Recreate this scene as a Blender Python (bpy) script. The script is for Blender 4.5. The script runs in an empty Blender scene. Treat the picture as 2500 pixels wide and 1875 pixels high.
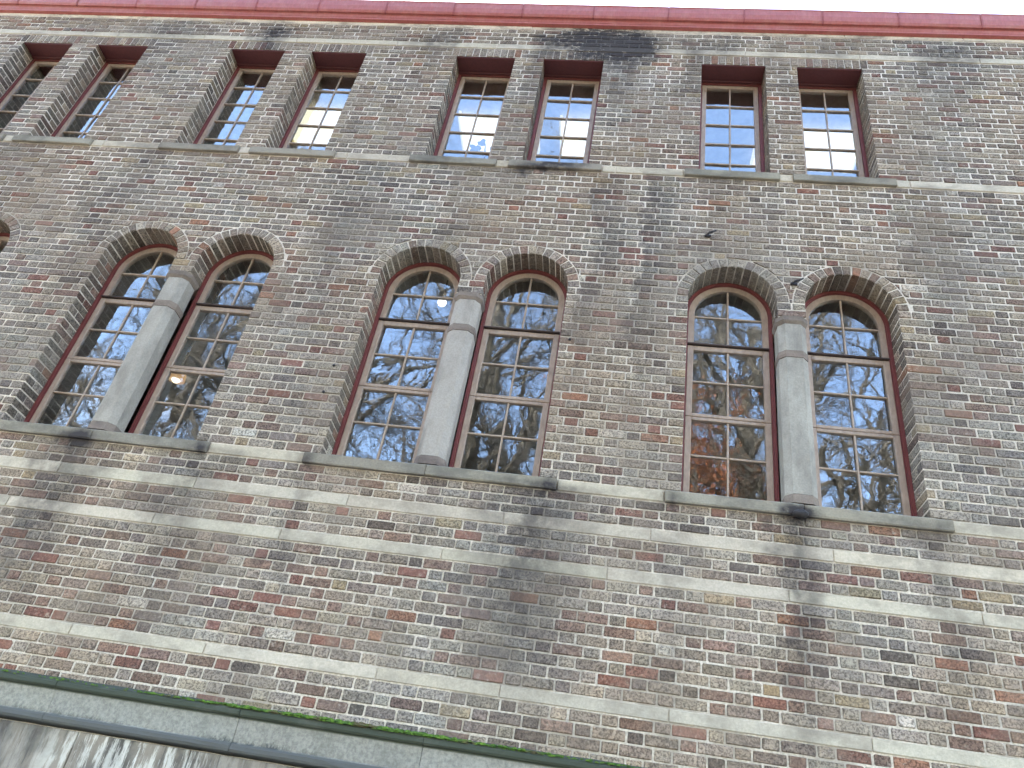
import bpy, bmesh, math, random
import numpy as np
from mathutils import Matrix, Vector
random.seed(7); rng = np.random.default_rng(7)
S = bpy.context.scene
R = math.radians

# ------------------------------------------------------------------ camera
CAM = (-0.5306, -5.07, 1.55)
RIGHT = Vector((0.98647096, 0.06310293, 0.15130451))
DOWN = Vector((0.08878554, 0.57022273, -0.81667813))
FWD = Vector((-0.13781206, 0.81906291, 0.55690554))
cam_data = bpy.data.cameras.new('camera')
cam = bpy.data.objects.new('camera', cam_data); S.collection.objects.link(cam)
cam.matrix_world = Matrix(((RIGHT.x, -DOWN.x, -FWD.x, CAM[0]), (RIGHT.y, -DOWN.y, -FWD.y, CAM[1]),
                           (RIGHT.z, -DOWN.z, -FWD.z, CAM[2]), (0, 0, 0, 1)))
FPX = 1929.08
cam_data.sensor_width = 36; cam_data.lens = FPX / 2500 * 36
cam_data.clip_start = 0.05; cam_data.clip_end = 3000
S.camera = cam
S.render.resolution_x, S.render.resolution_y = 1024, 768

# ------------------------------------------------------------------ sky, sun, exposure
SUN_EL, SUN_AZ = R(42), R(-28)         # sun stands behind the building (azimuth from +Y towards +X)
world = bpy.data.worlds.new('World'); S.world = world; world.use_nodes = True
wn = world.node_tree; wn.nodes.clear()
w_out = wn.nodes.new('ShaderNodeOutputWorld'); w_bg = wn.nodes.new('ShaderNodeBackground')
w_sky = wn.nodes.new('ShaderNodeTexSky'); w_sky.sky_type = 'NISHITA'; w_sky.sun_disc = False
w_sky.sun_elevation = SUN_EL; w_sky.sun_rotation = SUN_AZ
w_sky.air_density = 1.0; w_sky.dust_density = 0.8; w_sky.ozone_density = 1.0
w_tc = wn.nodes.new('ShaderNodeTexCoord')
w_no = wn.nodes.new('ShaderNodeTexNoise'); w_no.inputs['Scale'].default_value = 2.2; w_no.inputs['Detail'].default_value = 7
w_no.inputs['Roughness'].default_value = 0.6
w_rp = wn.nodes.new('ShaderNodeValToRGB'); w_rp.color_ramp.elements[0].position = 0.65; w_rp.color_ramp.elements[1].position = 0.95
w_rp.color_ramp.elements[1].color = (0.75, 0.75, 0.75, 1)
w_mx = wn.nodes.new('ShaderNodeMix'); w_mx.data_type = 'RGBA'
w_mx.inputs['B'].default_value = (7.5, 7.4, 7.3, 1)
wn.links.new(w_tc.outputs['Generated'], w_no.inputs['Vector'])
wn.links.new(w_no.outputs['Fac'], w_rp.inputs['Fac'])
wn.links.new(w_rp.outputs['Color'], w_mx.inputs['Factor'])
wn.links.new(w_sky.outputs['Color'], w_mx.inputs['A'])
wn.links.new(w_mx.outputs['Result'], w_bg.inputs['Color'])
w_bg.inputs['Strength'].default_value = 0.15
wn.links.new(w_bg.outputs['Background'], w_out.inputs['Surface'])

sun_data = bpy.data.lights.new('sun', 'SUN'); sun_data.energy = 2.6; sun_data.angle = R(0.53); sun_data.color = (1, 0.95, 0.87)
sun = bpy.data.objects.new('sun', sun_data); S.collection.objects.link(sun)
sun_dir = Vector((math.sin(SUN_AZ) * math.cos(SUN_EL), math.cos(SUN_AZ) * math.cos(SUN_EL), math.sin(SUN_EL)))
sun.rotation_euler = (-sun_dir).to_track_quat('-Z', 'Y').to_euler()
S.view_settings.view_transform = 'Standard'; S.view_settings.look = 'None'
S.view_settings.exposure = 3.3; S.view_settings.gamma = 1.0
S.cycles.use_denoising = True
S.cycles.max_bounces = 8; S.cycles.diffuse_bounces = 3; S.cycles.glossy_bounces = 4; S.cycles.transmission_bounces = 6
S.cycles.adaptive_threshold = 0.03

# ------------------------------------------------------------------ node helper and materials
def lin(r, g, b, k=1.0):
    f = lambda c: ((c / 255 + 0.055) / 1.055) ** 2.4 if c > 10 else c / 255 / 12.92
    return (f(r) * k * 1.075, f(g) * k * 0.97, f(b) * k * 0.875, 1)

class NT:
    def __init__(s, nt): s.nt = nt
    def new(s, t, **kw):
        n = s.nt.nodes.new(t)
        for k, v in kw.items(): setattr(n, k, v)
        return n
    def put(s, sock, v):
        if isinstance(v, bpy.types.NodeSocket): s.nt.links.new(v, sock)
        else: sock.default_value = v
    def m(s, op, a, b=0.0, c=0.0, clamp=False):
        n = s.new('ShaderNodeMath', operation=op, use_clamp=clamp)
        for i, v in enumerate((a, b, c)): s.put(n.inputs[i], v)
        return n.outputs[0]
    def pos(s):
        return s.new('ShaderNodeNewGeometry').outputs['Position']
    def xyz(s, v):
        n = s.new('ShaderNodeSeparateXYZ'); s.put(n.inputs[0], v); return n.outputs
    def scale(s, v, f):
        n = s.new('ShaderNodeVectorMath', operation='MULTIPLY'); s.put(n.inputs[0], v); n.inputs[1].default_value = f; return n.outputs[0]
    def noise(s, v, sc, det=3.0, rough=0.55, w=None):
        n = s.new('ShaderNodeTexNoise')
        if w is not None: n.noise_dimensions = '4D'; s.put(n.inputs['W'], w)
        s.put(n.inputs['Vector'], v); n.inputs['Scale'].default_value = sc
        n.inputs['Detail'].default_value = det; n.inputs['Roughness'].default_value = rough
        return n.outputs['Fac']
    def ramp(s, f, lo, hi, a=0.0, b=1.0):
        n = s.new('ShaderNodeMapRange'); n.interpolation_type = 'SMOOTHSTEP'
        s.put(n.inputs['Value'], f); s.put(n.inputs['From Min'], lo); s.put(n.inputs['From Max'], hi)
        s.put(n.inputs['To Min'], a); s.put(n.inputs['To Max'], b); return n.outputs['Result']
    def mix(s, f, a, b, mode='MIX'):
        n = s.new('ShaderNodeMix', data_type='RGBA', blend_type=mode)
        s.put(n.inputs['Factor'], f); s.put(n.inputs['A'], a); s.put(n.inputs['B'], b); return n.outputs['Result']
    def bump(s, h, strength, dist, normal=None):
        n = s.new('ShaderNodeBump'); n.inputs['Strength'].default_value = strength; n.inputs['Distance'].default_value = dist
        s.put(n.inputs['Height'], h)
        if normal: s.put(n.inputs['Normal'], normal)
        return n.outputs['Normal']

def new_mat(name):
    m = bpy.data.materials.new(name); m.use_nodes = True
    nt = m.node_tree
    b = nt.nodes['Principled BSDF']
    return m, NT(nt), b

# weathering that belongs to the wall: run-off streaks below sills, soot below the gutter, grime spots at sill ends
def profile(n, x, spots):                 # strength along the wall, one ramp look-up; spots = (x, half width, strength)
    r = n.new('ShaderNodeValToRGB'); cr = r.color_ramp; cr.interpolation = 'EASE'
    pts = []
    for (x0, hw, st) in sorted(spots): pts += [(x0 - hw, 0.0), (x0, st), (x0 + hw, 0.0)]
    pts.sort(); pts = pts[:31]
    f = n.m('MULTIPLY', n.m('ADD', x, 9.0), 1 / 12.5)
    while len(cr.elements) < len(pts): cr.elements.new(0.5)
    for e, (px, v) in zip(cr.elements, pts): e.position = (px + 9.0) / 12.5; e.color = (v, v, v, 1)
    n.put(r.inputs['Fac'], f); return r.outputs['Color']
LOW_RUNS = [(-4.64, .38, .60), (-3.62, .50, .42), (-2.80, .16, .35), (-1.02, .60, .66), (0.70, .28, .65), (1.62, .22, .35), (-0.1, .2, .2), (-1.9, .25, .15)]
MID_RUNS = [(-0.46, .50, .50), (-0.92, .42, .44), (-3.2, .45, .28), (-5.6, .4, .3), (2.0, .5, .2), (0.15, .25, .18), (-6.9, .5, .2), (-2.1, .3, .15)]
TOP_RUNS = [(-0.15, .38, .45), (-0.75, .40, .55), (-1.75, .18, .5), (-6.4, .4, .3), (-4.9, .4, .4), (0.85, .2, .3), (-3.0, .3, .2), (2.4, .5, .25)]
SOOT_TOP = [(-1.1, 1.5, 2.6), (-2.7, .75, .6), (-5.05, .42, .75), (-6.1, .6, .4), (.35, .6, .5), (-7.3, .8, .2), (2.5, .7, .45), (1.5, .4, .3)]
SILL_SPOTS = [(-2.80, .09, .45), (-0.99, .08, .45), (1.66, .08, .4), (-4.64, .16, .8), (.74, .2, .9), (-3.66, .08, .7), (-.10, .07, .6)]
def stain_group():
    g = bpy.data.node_groups.new('weather_stain', 'ShaderNodeTree')
    g.interface.new_socket('Stain', in_out='OUTPUT', socket_type='NodeSocketFloat')
    g.interface.new_socket('Dull', in_out='OUTPUT', socket_type='NodeSocketFloat')
    n = NT(g); out = g.nodes.new('NodeGroupOutput')
    p = n.pos(); x, y, z = n.xyz(p)
    big = n.noise(p, 1.3, 3, 0.6); fine = n.noise(p, 7.0, 4, 0.65)
    wob = n.m('SUBTRACT', big, 0.5); wf = n.m('MULTIPLY', n.m('SUBTRACT', fine, 0.5), 0.26)
    xx = n.m('ADD', x, n.m('ADD', n.m('MULTIPLY', wob, 0.8), n.m('MULTIPLY', wf, 1.6)))
    zz = n.m('ADD', z, n.m('ADD', n.m('MULTIPLY', wob, 0.25), wf))
    tot = 0.0
    for spots, zt, zf, zb in ((LOW_RUNS, 4.17, 3.5, 2.4), (MID_RUNS, 7.53, 6.2, 4.6), (TOP_RUNS, 9.75, 9.2, 8.3)):
        tot = n.m('ADD', tot, n.m('MULTIPLY', profile(n, xx, spots), n.m('MULTIPLY', n.ramp(z, zb, zf, .15), n.m('MULTIPLY', n.ramp(z, zt + .03, zt - .03), n.ramp(z, zb - .3, zb)))))
    tot = n.m('MULTIPLY', tot, n.ramp(fine, 0.30, 0.62, 0.5, 1.15))
    def gz(z0, w): 
        d = n.m('DIVIDE', n.m('SUBTRACT', zz, z0), w); return n.m('EXPONENT', n.m('MULTIPLY', n.m('MULTIPLY', d, d), -1.0))
    tot = n.m('ADD', tot, n.m('MULTIPLY', n.m('MULTIPLY', profile(n, xx, SOOT_TOP), gz(9.66, .27)), n.ramp(n.noise(n.scale(p, (1, 1, 2)), 13, 4, .7), .34, .60, .25, 1.1)))
    tot = n.m('ADD', tot, n.m('MULTIPLY', profile(n, x, SILL_SPOTS), gz(4.15, .06)))
    tot = n.m('ADD', tot, n.m('MULTIPLY', profile(n, xx, [(-1.42, .5, 1.0), (-2.5, .3, .4), (-5.7, .3, .4), (.3, .4, .35), (1.3, .4, .3)]), gz(7.545, .07)))
    g.links.new(n.m('MINIMUM', tot, 0.93), out.inputs['Stain'])
    g.links.new(n.ramp(n.m('ADD', big, n.m('MULTIPLY', n.m('SUBTRACT', fine, .5), .25)), 0.47, 0.60), out.inputs['Dull'])
    return g
STAIN = stain_group()
def stain(n):
    k = n.new('ShaderNodeGroup'); k.node_tree = STAIN; return k.outputs['Stain'], k.outputs['Dull']
SOOT = lin(50, 47, 50)

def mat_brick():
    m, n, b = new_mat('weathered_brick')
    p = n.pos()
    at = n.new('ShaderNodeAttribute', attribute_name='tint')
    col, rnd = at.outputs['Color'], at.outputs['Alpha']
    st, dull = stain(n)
    pit = n.noise(p, 68, 4, 0.75); mid = n.noise(p, 21, 4, 0.6); low = n.noise(p, 3.2, 3)
    pits = n.ramp(pit, 0.40, 0.56)
    pits = n.m('MAXIMUM', pits, n.ramp(rnd, 0.35, 1.0, 0.0, 0.75))
    c = n.mix(1.0, col, n.mix(pits, (0.43, 0.42, 0.42, 1), (1.17, 1.17, 1.17, 1)), 'MULTIPLY')
    c = n.mix(1.0, c, n.mix(n.ramp(mid, 0.3, 0.7), (0.84, 0.84, 0.86, 1), (1.18, 1.18, 1.16, 1)), 'MULTIPLY')
    lime = n.m('MULTIPLY', n.ramp(n.noise(p, 33, 5, 0.7), 0.52, 0.70), n.ramp(low, 0.38, 0.62, 0.10, 0.60))
    c = n.mix(lime, c, lin(186, 180, 168))
    c = n.mix(1.0, c, n.mix(n.ramp(n.noise(p, 0.55, 3), 0.38, 0.62), (1.10, 1.0, 0.90, 1), (0.97, 1.0, 1.03, 1)), 'MULTIPLY')
    c = n.mix(n.m('MULTIPLY', dull, 0.28), c, lin(138, 128, 115))
    c = n.mix(st, c, SOOT)
    n.put(b.inputs['Base Color'], c); b.inputs['Roughness'].default_value = 0.92; b.inputs['Specular IOR Level'].default_value = 0.25
    h = n.m('ADD', n.m('MULTIPLY', pits, 0.6), n.m('MULTIPLY', mid, 0.8))
    n.put(b.inputs['Normal'], n.bump(h, 0.75, 0.006))
    return m
def mat_mortar():
    m, n, b = new_mat('lime_mortar')
    p = n.pos(); st, dull = stain(n)
    f = n.noise(p, 60, 4, 0.7); g = n.noise(p, 9, 3)
    c = n.mix(n.ramp(f, 0.35, 0.65), lin(176, 168, 154), lin(212, 205, 192))
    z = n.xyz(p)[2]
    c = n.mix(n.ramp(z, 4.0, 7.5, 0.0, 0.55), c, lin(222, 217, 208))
    c = n.mix(n.m('MULTIPLY', dull, 0.75), c, lin(150, 142, 130))
    c = n.mix(n.m('MULTIPLY', n.ramp(g, 0.5, 0.7), 0.5), c, lin(140, 131, 119))
    c = n.mix(st, c, SOOT)
    n.put(b.inputs['Base Color'], c); b.inputs['Roughness'].default_value = 0.95
    n.put(b.inputs['Normal'], n.bump(f, 0.6, 0.004))
    return m
def mat_stone(name, base, dark, grime, stain_k=1.0, vs=1.6):
    m, n, b = new_mat(name)
    p = n.pos(); st, dull = stain(n)
    at = n.new('ShaderNodeAttribute', attribute_name='tint')
    f = n.noise(p, 70, 4, 0.7); g = n.noise(n.scale(p, (1, 1, vs)), 2.6, 6, 0.68)
    c = n.mix(1.0, base, n.mix(n.ramp(f, 0.3, 0.7), (0.86, 0.86, 0.86, 1), (1.08, 1.08, 1.08, 1)), 'MULTIPLY')
    c = n.mix(1.0, c, at.outputs['Color'], 'MULTIPLY')
    c = n.mix(n.m('MULTIPLY', n.ramp(g, 0.42, 0.68), grime), c, dark)
    c = n.mix(n.m('MULTIPLY', st, stain_k), c, SOOT)
    n.put(b.inputs['Base Color'], c); b.inputs['Roughness'].default_value = 0.9; b.inputs['Specular IOR Level'].default_value = 0.25
    n.put(b.inputs['Normal'], n.bump(n.m('ADD', f, n.m('MULTIPLY', g, 1.5)), 0.5, 0.005))
    return m
def mat_plinth():
    m, n, b = new_mat('stained_plinth_stone')
    p = n.pos(); x, y, z = n.xyz(p)
    at = n.new('ShaderNodeAttribute', attribute_name='tint')
    f = n.noise(p, 50, 4, 0.7); g = n.noise(p, 4, 5, 0.65)
    c = n.mix(n.ramp(f, 0.3, 0.7), lin(122, 122, 115), lin(154, 154, 145))
    c = n.mix(1.0, c, at.outputs['Color'], 'MULTIPLY')
    # black algae creeping up from the drip edge of the fascia
    edge = n.m('SUBTRACT', z, n.m('MULTIPLY', n.noise(n.scale(p, (1, 1, 0.5)), 22, 5, 0.75), 0.16))
    alg = n.m('MULTIPLY', n.ramp(edge, 2.125, 2.085), n.ramp(n.noise(p, 1.4, 2), 0.36, 0.56))
    c = n.mix(n.m('MULTIPLY', alg, 0.85), c, lin(58, 62, 62))
    c = n.mix(n.ramp(z, 2.308, 2.320), c, lin(58, 64, 50))                       # dark weathered roll on top
    low = n.ramp(z, 2.180, 2.170)
    bl = n.noise(n.scale(p, (1, 1, 0.6)), 2.3, 6, 0.65); sv = n.noise(n.scale(p, (14, 1, 1.1)), 1.6, 6, 0.7)
    lowc = n.mix(n.ramp(bl, 0.36, 0.62), lin(76, 73, 68), lin(138, 131, 119))
    lowc = n.mix(n.m('MULTIPLY', n.ramp(sv, 0.55, 0.68), 0.75), lowc, lin(74, 70, 66))
    wx = n.m('ADD', x, n.m('MULTIPLY', n.m('SUBTRACT', bl, .5), 1.2)); wd = n.m('DIVIDE', n.m('ADD', wx, 3.25), 0.42)
    drip = n.m('EXPONENT', n.m('MULTIPLY', n.m('MULTIPLY', wd, wd), -1.0))
    lowc = n.mix(n.m('MULTIPLY', n.ramp(n.noise(n.scale(p, (9, 1, 1.3)), 1.9, 6, 0.72), 0.46, 0.56), n.m('ADD', n.m('MULTIPLY', drip, .85), .08)), lowc, lin(206, 205, 196))
    lowc = n.mix(n.ramp(z, 2.100, 2.108), lowc, lin(84, 86, 84))
    c = n.mix(low, c, lowc)
    c = n.mix(n.m('MULTIPLY', n.ramp(g, 0.5, 0.72), 0.45), c, lin(92, 94, 86))
    n.put(b.inputs['Base Color'], c); b.inputs['Roughness'].default_value = 0.88
    n.put(b.inputs['Normal'], n.bump(n.m('ADD', f, g), 0.5, 0.006))
    return m
def mat_paint(name, col, worn, rough=0.5, wear=0.35):
    m, n, b = new_mat(name)
    p = n.pos()
    g = n.noise(p, 8, 5, 0.65); f = n.noise(n.scale(p, (1, 1, 0.35)), 45, 4, 0.65)
    c = n.mix(n.m('MULTIPLY', n.ramp(g, 0.42, 0.70), wear), col, worn)
    c = n.mix(1.0, c, n.mix(n.ramp(f, 0.3, 0.7), (0.86, 0.86, 0.86, 1), (1.07, 1.07, 1.07, 1)), 'MULTIPLY')
    n.put(b.inputs['Base Color'], c); b.inputs['Roughness'].default_value = rough
    n.put(b.inputs['Normal'], n.bump(f, 0.25, 0.002))
    return m
def mat_glass():
    m, n, b = new_mat('old_window_glass')
    p = n.pos(); oi = n.new('ShaderNodeObjectInfo')
    w = n.m('MULTIPLY', oi.outputs['Random'], 40.0)
    h = n.m('ADD', n.m('MULTIPLY', n.noise(p, 5, 1, 0.5, w), 1.0), n.m('MULTIPLY', n.noise(n.scale(p, (0.7, 1, 1)), 30, 1, 0.5, w), 0.07))
    b.inputs['Base Color'].default_value = (0.96, 0.985, 0.97, 1); b.inputs['Roughness'].default_value = 0.0
    b.inputs['Transmission Weight'].default_value = 1.0; b.inputs['IOR'].default_value = 2.3
    n.put(b.inputs['Normal'], n.bump(h, 0.5, 0.0016))
    return m
def mat_plain(name, col, rough=0.8, nscale=6, var=0.25):
    m, n, b = new_mat(name)
    g = n.noise(n.pos(), nscale, 4, 0.6)
    c = n.mix(1.0, col, n.mix(n.ramp(g, 0.3, 0.7), (1 - var,) * 3 + (1,), (1 + var,) * 3 + (1,)), 'MULTIPLY')
    n.put(b.inputs['Base Color'], c); b.inputs['Roughness'].default_value = rough
    return m
def mat_emit(name, col, strength):
    m, n, b = new_mat(name)
    b.inputs['Base Color'].default_value = (0.8, 0.8, 0.8, 1)
    b.inputs['Emission Color'].default_value = col; b.inputs['Emission Strength'].default_value = strength
    return m
def mat_moss():
    m, n, b = new_mat('moss')
    p = n.pos(); g = n.noise(p, 30, 4, 0.7)
    c = n.mix(n.ramp(g, 0.3, 0.7), (0.030, 0.065, 0.008, 1), (0.12, 0.21, 0.016, 1))
    c = n.mix(n.ramp(n.noise(p, 7, 3), 0.52, 0.66), c, (0.10, 0.075, 0.03, 1))
    n.put(b.inputs['Base Color'], c); b.inputs['Roughness'].default_value = 0.95
    return m
M = dict(
    brick=mat_brick(), mortar=mat_mortar(),
    band=mat_stone('pale_band_stone', lin(188, 181, 165), lin(144, 138, 126), 0.85),
    sill=mat_stone('grey_sill_stone', lin(142, 138, 126), lin(96, 94, 88), 0.7),
    column=mat_stone('grey_column_stone', lin(160, 157, 149), lin(112, 109, 104), 0.75, 0.3, 0.45),
    collar=mat_stone('dark_collar_stone', lin(128, 118, 110), lin(82, 76, 74), 0.7, 0.3),
    bed=mat_stone('whitish_wall_top', lin(214, 208, 198), lin(126, 118, 112), 0.95),
    plinth=mat_plinth(), moss=mat_moss(),
    red=mat_paint('dark_red_paint', lin(116, 60, 58), lin(92, 50, 50), 0.5),
    soffit=mat_paint('maroon_soffit_paint', lin(88, 46, 48), lin(74, 40, 44), 0.6),
    beige=mat_paint('beige_sash_paint', lin(170, 153, 138), lin(142, 124, 110), 0.5),
    bar=mat_paint('glazing_bar_paint', lin(176, 160, 144), lin(136, 120, 106), 0.5, 0.5),
    drip=mat_paint('dark_drip_lead', lin(80, 68, 64), lin(58, 52, 50), 0.6),
    gutter=mat_paint('faded_red_gutter_paint', lin(156, 87, 82), lin(168, 112, 104), 0.5, 0.5),
    seam=mat_paint('gutter_seam_rust', lin(140, 72, 68), lin(104, 60, 58), 0.6),
    glass=mat_glass(), iron=mat_plain('rusty_iron', lin(46, 42, 42), 0.7, 40),
    inside=mat_plain('interior_plaster', (0.36, 0.33, 0.29, 1), 0.9), roof=mat_plain('roof_felt', (0.06, 0.06, 0.065, 1), 0.9),
    bark=mat_plain('bark', (0.075, 0.066, 0.050, 1), 0.9, 5, 0.5), leaf=mat_plain('copper_leaf', (0.24, 0.080, 0.024, 1), 0.7, 3, 0.5),
    ground=mat_plain('leafy_ground', (0.16, 0.14, 0.09, 1), 0.95, 1.3, 0.4), path=mat_plain('gravel_path', (0.34, 0.31, 0.26, 1), 0.95, 30, 0.25),
    light=mat_emit('lit_diffuser', (1.0, 0.95, 0.72, 1), 0.15), light_rim=mat_emit('yellow_light_rim', (1.0, 0.82, 0.25, 1), 0.07),
    globe=mat_emit('lit_globe', (1.0, 0.95, 0.82, 1), 0.4), amber=mat_emit('amber_shade', (1.0, 0.50, 0.12, 1), 0.05),
    plant=mat_plain('house_plant_leaf', (0.05, 0.09, 0.06, 1), 0.6, 20))

# ------------------------------------------------------------------ mesh helpers
COL = S.collection
def jit(s): return random.uniform(-s, s)
class MB:
    def __init__(s): s.v, s.f, s.t = [], [], []
    def add(s, vs, fs, tint=(1, 1, 1, 0.5)):
        o = len(s.v); s.v += vs; s.f += [tuple(i + o for i in f) for f in fs]; s.t += [tint] * len(vs)
    def box(s, x0, x1, y0, y1, z0, z1, bev=0.0, tint=(1, 1, 1, 0.5)):
        if bev <= 0:
            v = [(x, y, z) for x in (x0, x1) for y in (y0, y1) for z in (z0, z1)]
            f = [(0, 1, 3, 2), (4, 6, 7, 5), (0, 4, 5, 1), (2, 3, 7, 6), (0, 2, 6, 4), (1, 5, 7, 3)]
            s.add(v, f, tint); return
        # chamfered box: 24 vertices
        lo, hi = (x0, y0, z0), (x1, y1, z1); v = []; idx = {}
        for sx in (0, 1):
            for sy in (0, 1):
                for sz in (0, 1):
                    c = (sx, sy, sz)
                    for ax in range(3):
                        q = []
                        for k in range(3):
                            base = (lo, hi)[c[k]][k]
                            q.append(base if k == ax else base + (bev if c[k] == 0 else -bev))
                        idx[(c, ax)] = len(v); v.append(tuple(q))
        f = []
        for ax in range(3):
            a, b = [k for k in range(3) if k != ax]
            for sd in (0, 1):
                cs = []
                for (p, q) in ((0, 0), (1, 0), (1, 1), (0, 1)):
                    c = [0, 0, 0]; c[ax] = sd; c[a] = p; c[b] = q; cs.append(idx[(tuple(c), ax)])
                f.append(tuple(cs))
            for p in (0, 1):
                for q in (0, 1):
                    c0 = [0, 0, 0]; c0[a] = p; c0[b] = q; c1 = list(c0); c1[ax] = 1
                    f.append((idx[(tuple(c0), a)], idx[(tuple(c1), a)], idx[(tuple(c1), b)], idx[(tuple(c0), b)]))
        for c in [(i, j, k) for i in (0, 1) for j in (0, 1) for k in (0, 1)]:
            f.append((idx[(c, 0)], idx[(c, 1)], idx[(c, 2)]))
        s.add(v, f, tint)
    def prism(s, pts, y0, y1, tint=(1, 1, 1, 0.5)):       # polygon in XZ extruded along Y
        n = len(pts); v = [(x, y0, z) for x, z in pts] + [(x, y1, z) for x, z in pts]
        f = [tuple(range(n)), tuple(range(2 * n - 1, n - 1, -1))] + [(i, (i + 1) % n, n + (i + 1) % n, n + i) for i in range(n)]
        s.add(v, f, tint)
    def brick(s, pts, y_face, y_back, tint, inset=0.0055, proud=0.004):   # polygon in XZ as a brick with worn arrises
        n = len(pts)
        cx = sum(p[0] for p in pts) / n; cz = sum(p[1] for p in pts) / n
        hx = max(abs(p[0] - cx) for p in pts); hz = max(abs(p[1] - cz) for p in pts)
        kx = 1 - inset / max(hx, .012); kz = 1 - inset / max(hz, .012)
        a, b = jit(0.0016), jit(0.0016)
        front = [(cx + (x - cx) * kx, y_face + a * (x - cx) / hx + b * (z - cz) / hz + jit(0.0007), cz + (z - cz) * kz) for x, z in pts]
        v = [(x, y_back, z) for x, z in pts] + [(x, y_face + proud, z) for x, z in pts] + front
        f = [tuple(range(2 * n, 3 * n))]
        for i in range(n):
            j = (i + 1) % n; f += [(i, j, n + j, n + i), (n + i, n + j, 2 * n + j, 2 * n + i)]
        k = random.uniform(.45, .85); s.add(v, f, tint); s.t[-3 * n:-n] = [(tint[0] * k, tint[1] * k, tint[2] * k, tint[3])] * (2 * n)  # edge rings tinted darker: arris shading put into the brick colour
    def build(s, name, mat, parent=None, smooth=False, recalc=True):
        me = bpy.data.meshes.new(name); me.from_pydata(s.v, [], s.f); me.update()
        at = me.color_attributes.new('tint', 'FLOAT_COLOR', 'POINT')
        at.data.foreach_set('color', np.array(s.t, dtype=np.float32).ravel())
        if smooth: me.polygons.foreach_set('use_smooth', [True] * len(me.polygons))
        me.materials.append(M[mat])
        if recalc:
            bm = bmesh.new(); bm.from_mesh(me); bmesh.ops.recalc_face_normals(bm, faces=bm.faces); bm.to_mesh(me); bm.free()
        o = bpy.data.objects.new(name, me); COL.objects.link(o)
        if parent: o.parent = parent
        return o
def empty(name, parent=None, loc=(0, 0, 0)):
    o = bpy.data.objects.new(name, None); COL.objects.link(o); o.location = loc
    if parent: o.parent = parent
    return o
def tag(o, label=None, cat=None, group=None, kind=None):
    for k, v in (('label', label), ('category', cat), ('group', group), ('kind', kind)):
        if v: o[k] = v
    return o
def pix(x, y, z):          # where a point of the wall falls in the photograph, used only to sort bricks by size
    d = Vector((x - CAM[0], y - CAM[1], z - CAM[2])); w = d.dot(FWD)
    return 1250 + FPX * d.dot(RIGHT) / w, 937.5 + FPX * d.dot(DOWN) / w

# ------------------------------------------------------------------ layout of the facade (metres)
P = 2.668
PAIRS = [-3, -2, -1, 0]
AL, AR = (-0.055, 0.665), (0.885, 1.605)           # arched openings of a pair
UL, UR = (0.0, 0.658), (0.976, 1.629)              # square-headed openings of a pair
RAD, Z_SILL, Z_CAP, Z_SPR = 0.36, 4.208, 5.892, 6.045
Z_TOP = Z_SPR + RAD
U0, U1 = 7.616, 9.326
RING = 0.094
XMIN, XMAX = -12.0, 5.2
Y_M = 0.0035                                        # mortar face
Y_FR = 0.215                                        # face of the window frames
arches = [(k, side, P * k + (a[0] + a[1]) / 2) for k in PAIRS for side, a in ((0, AL), (1, AR))]
uppers = [(k, side, P * k + a[0], P * k + a[1]) for k in PAIRS for side, a in ((0, UL), (1, UR))]

# ------------------------------------------------------------------ ground
mb = MB(); mb.box(-300, 300, -300, 300, -0.5, 0.0)
tag(mb.build('ground', 'ground'), kind='structure')
mb = MB(); mb.box(-60, 60, -7.5, -0.02, -0.1, 0.004)
tag(mb.build('path', 'path'), kind='structure')

# ------------------------------------------------------------------ building
building = tag(empty('brick_building'), 'weathered grey-brown brick building with paired arched windows and square-headed windows above', 'building')

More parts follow.
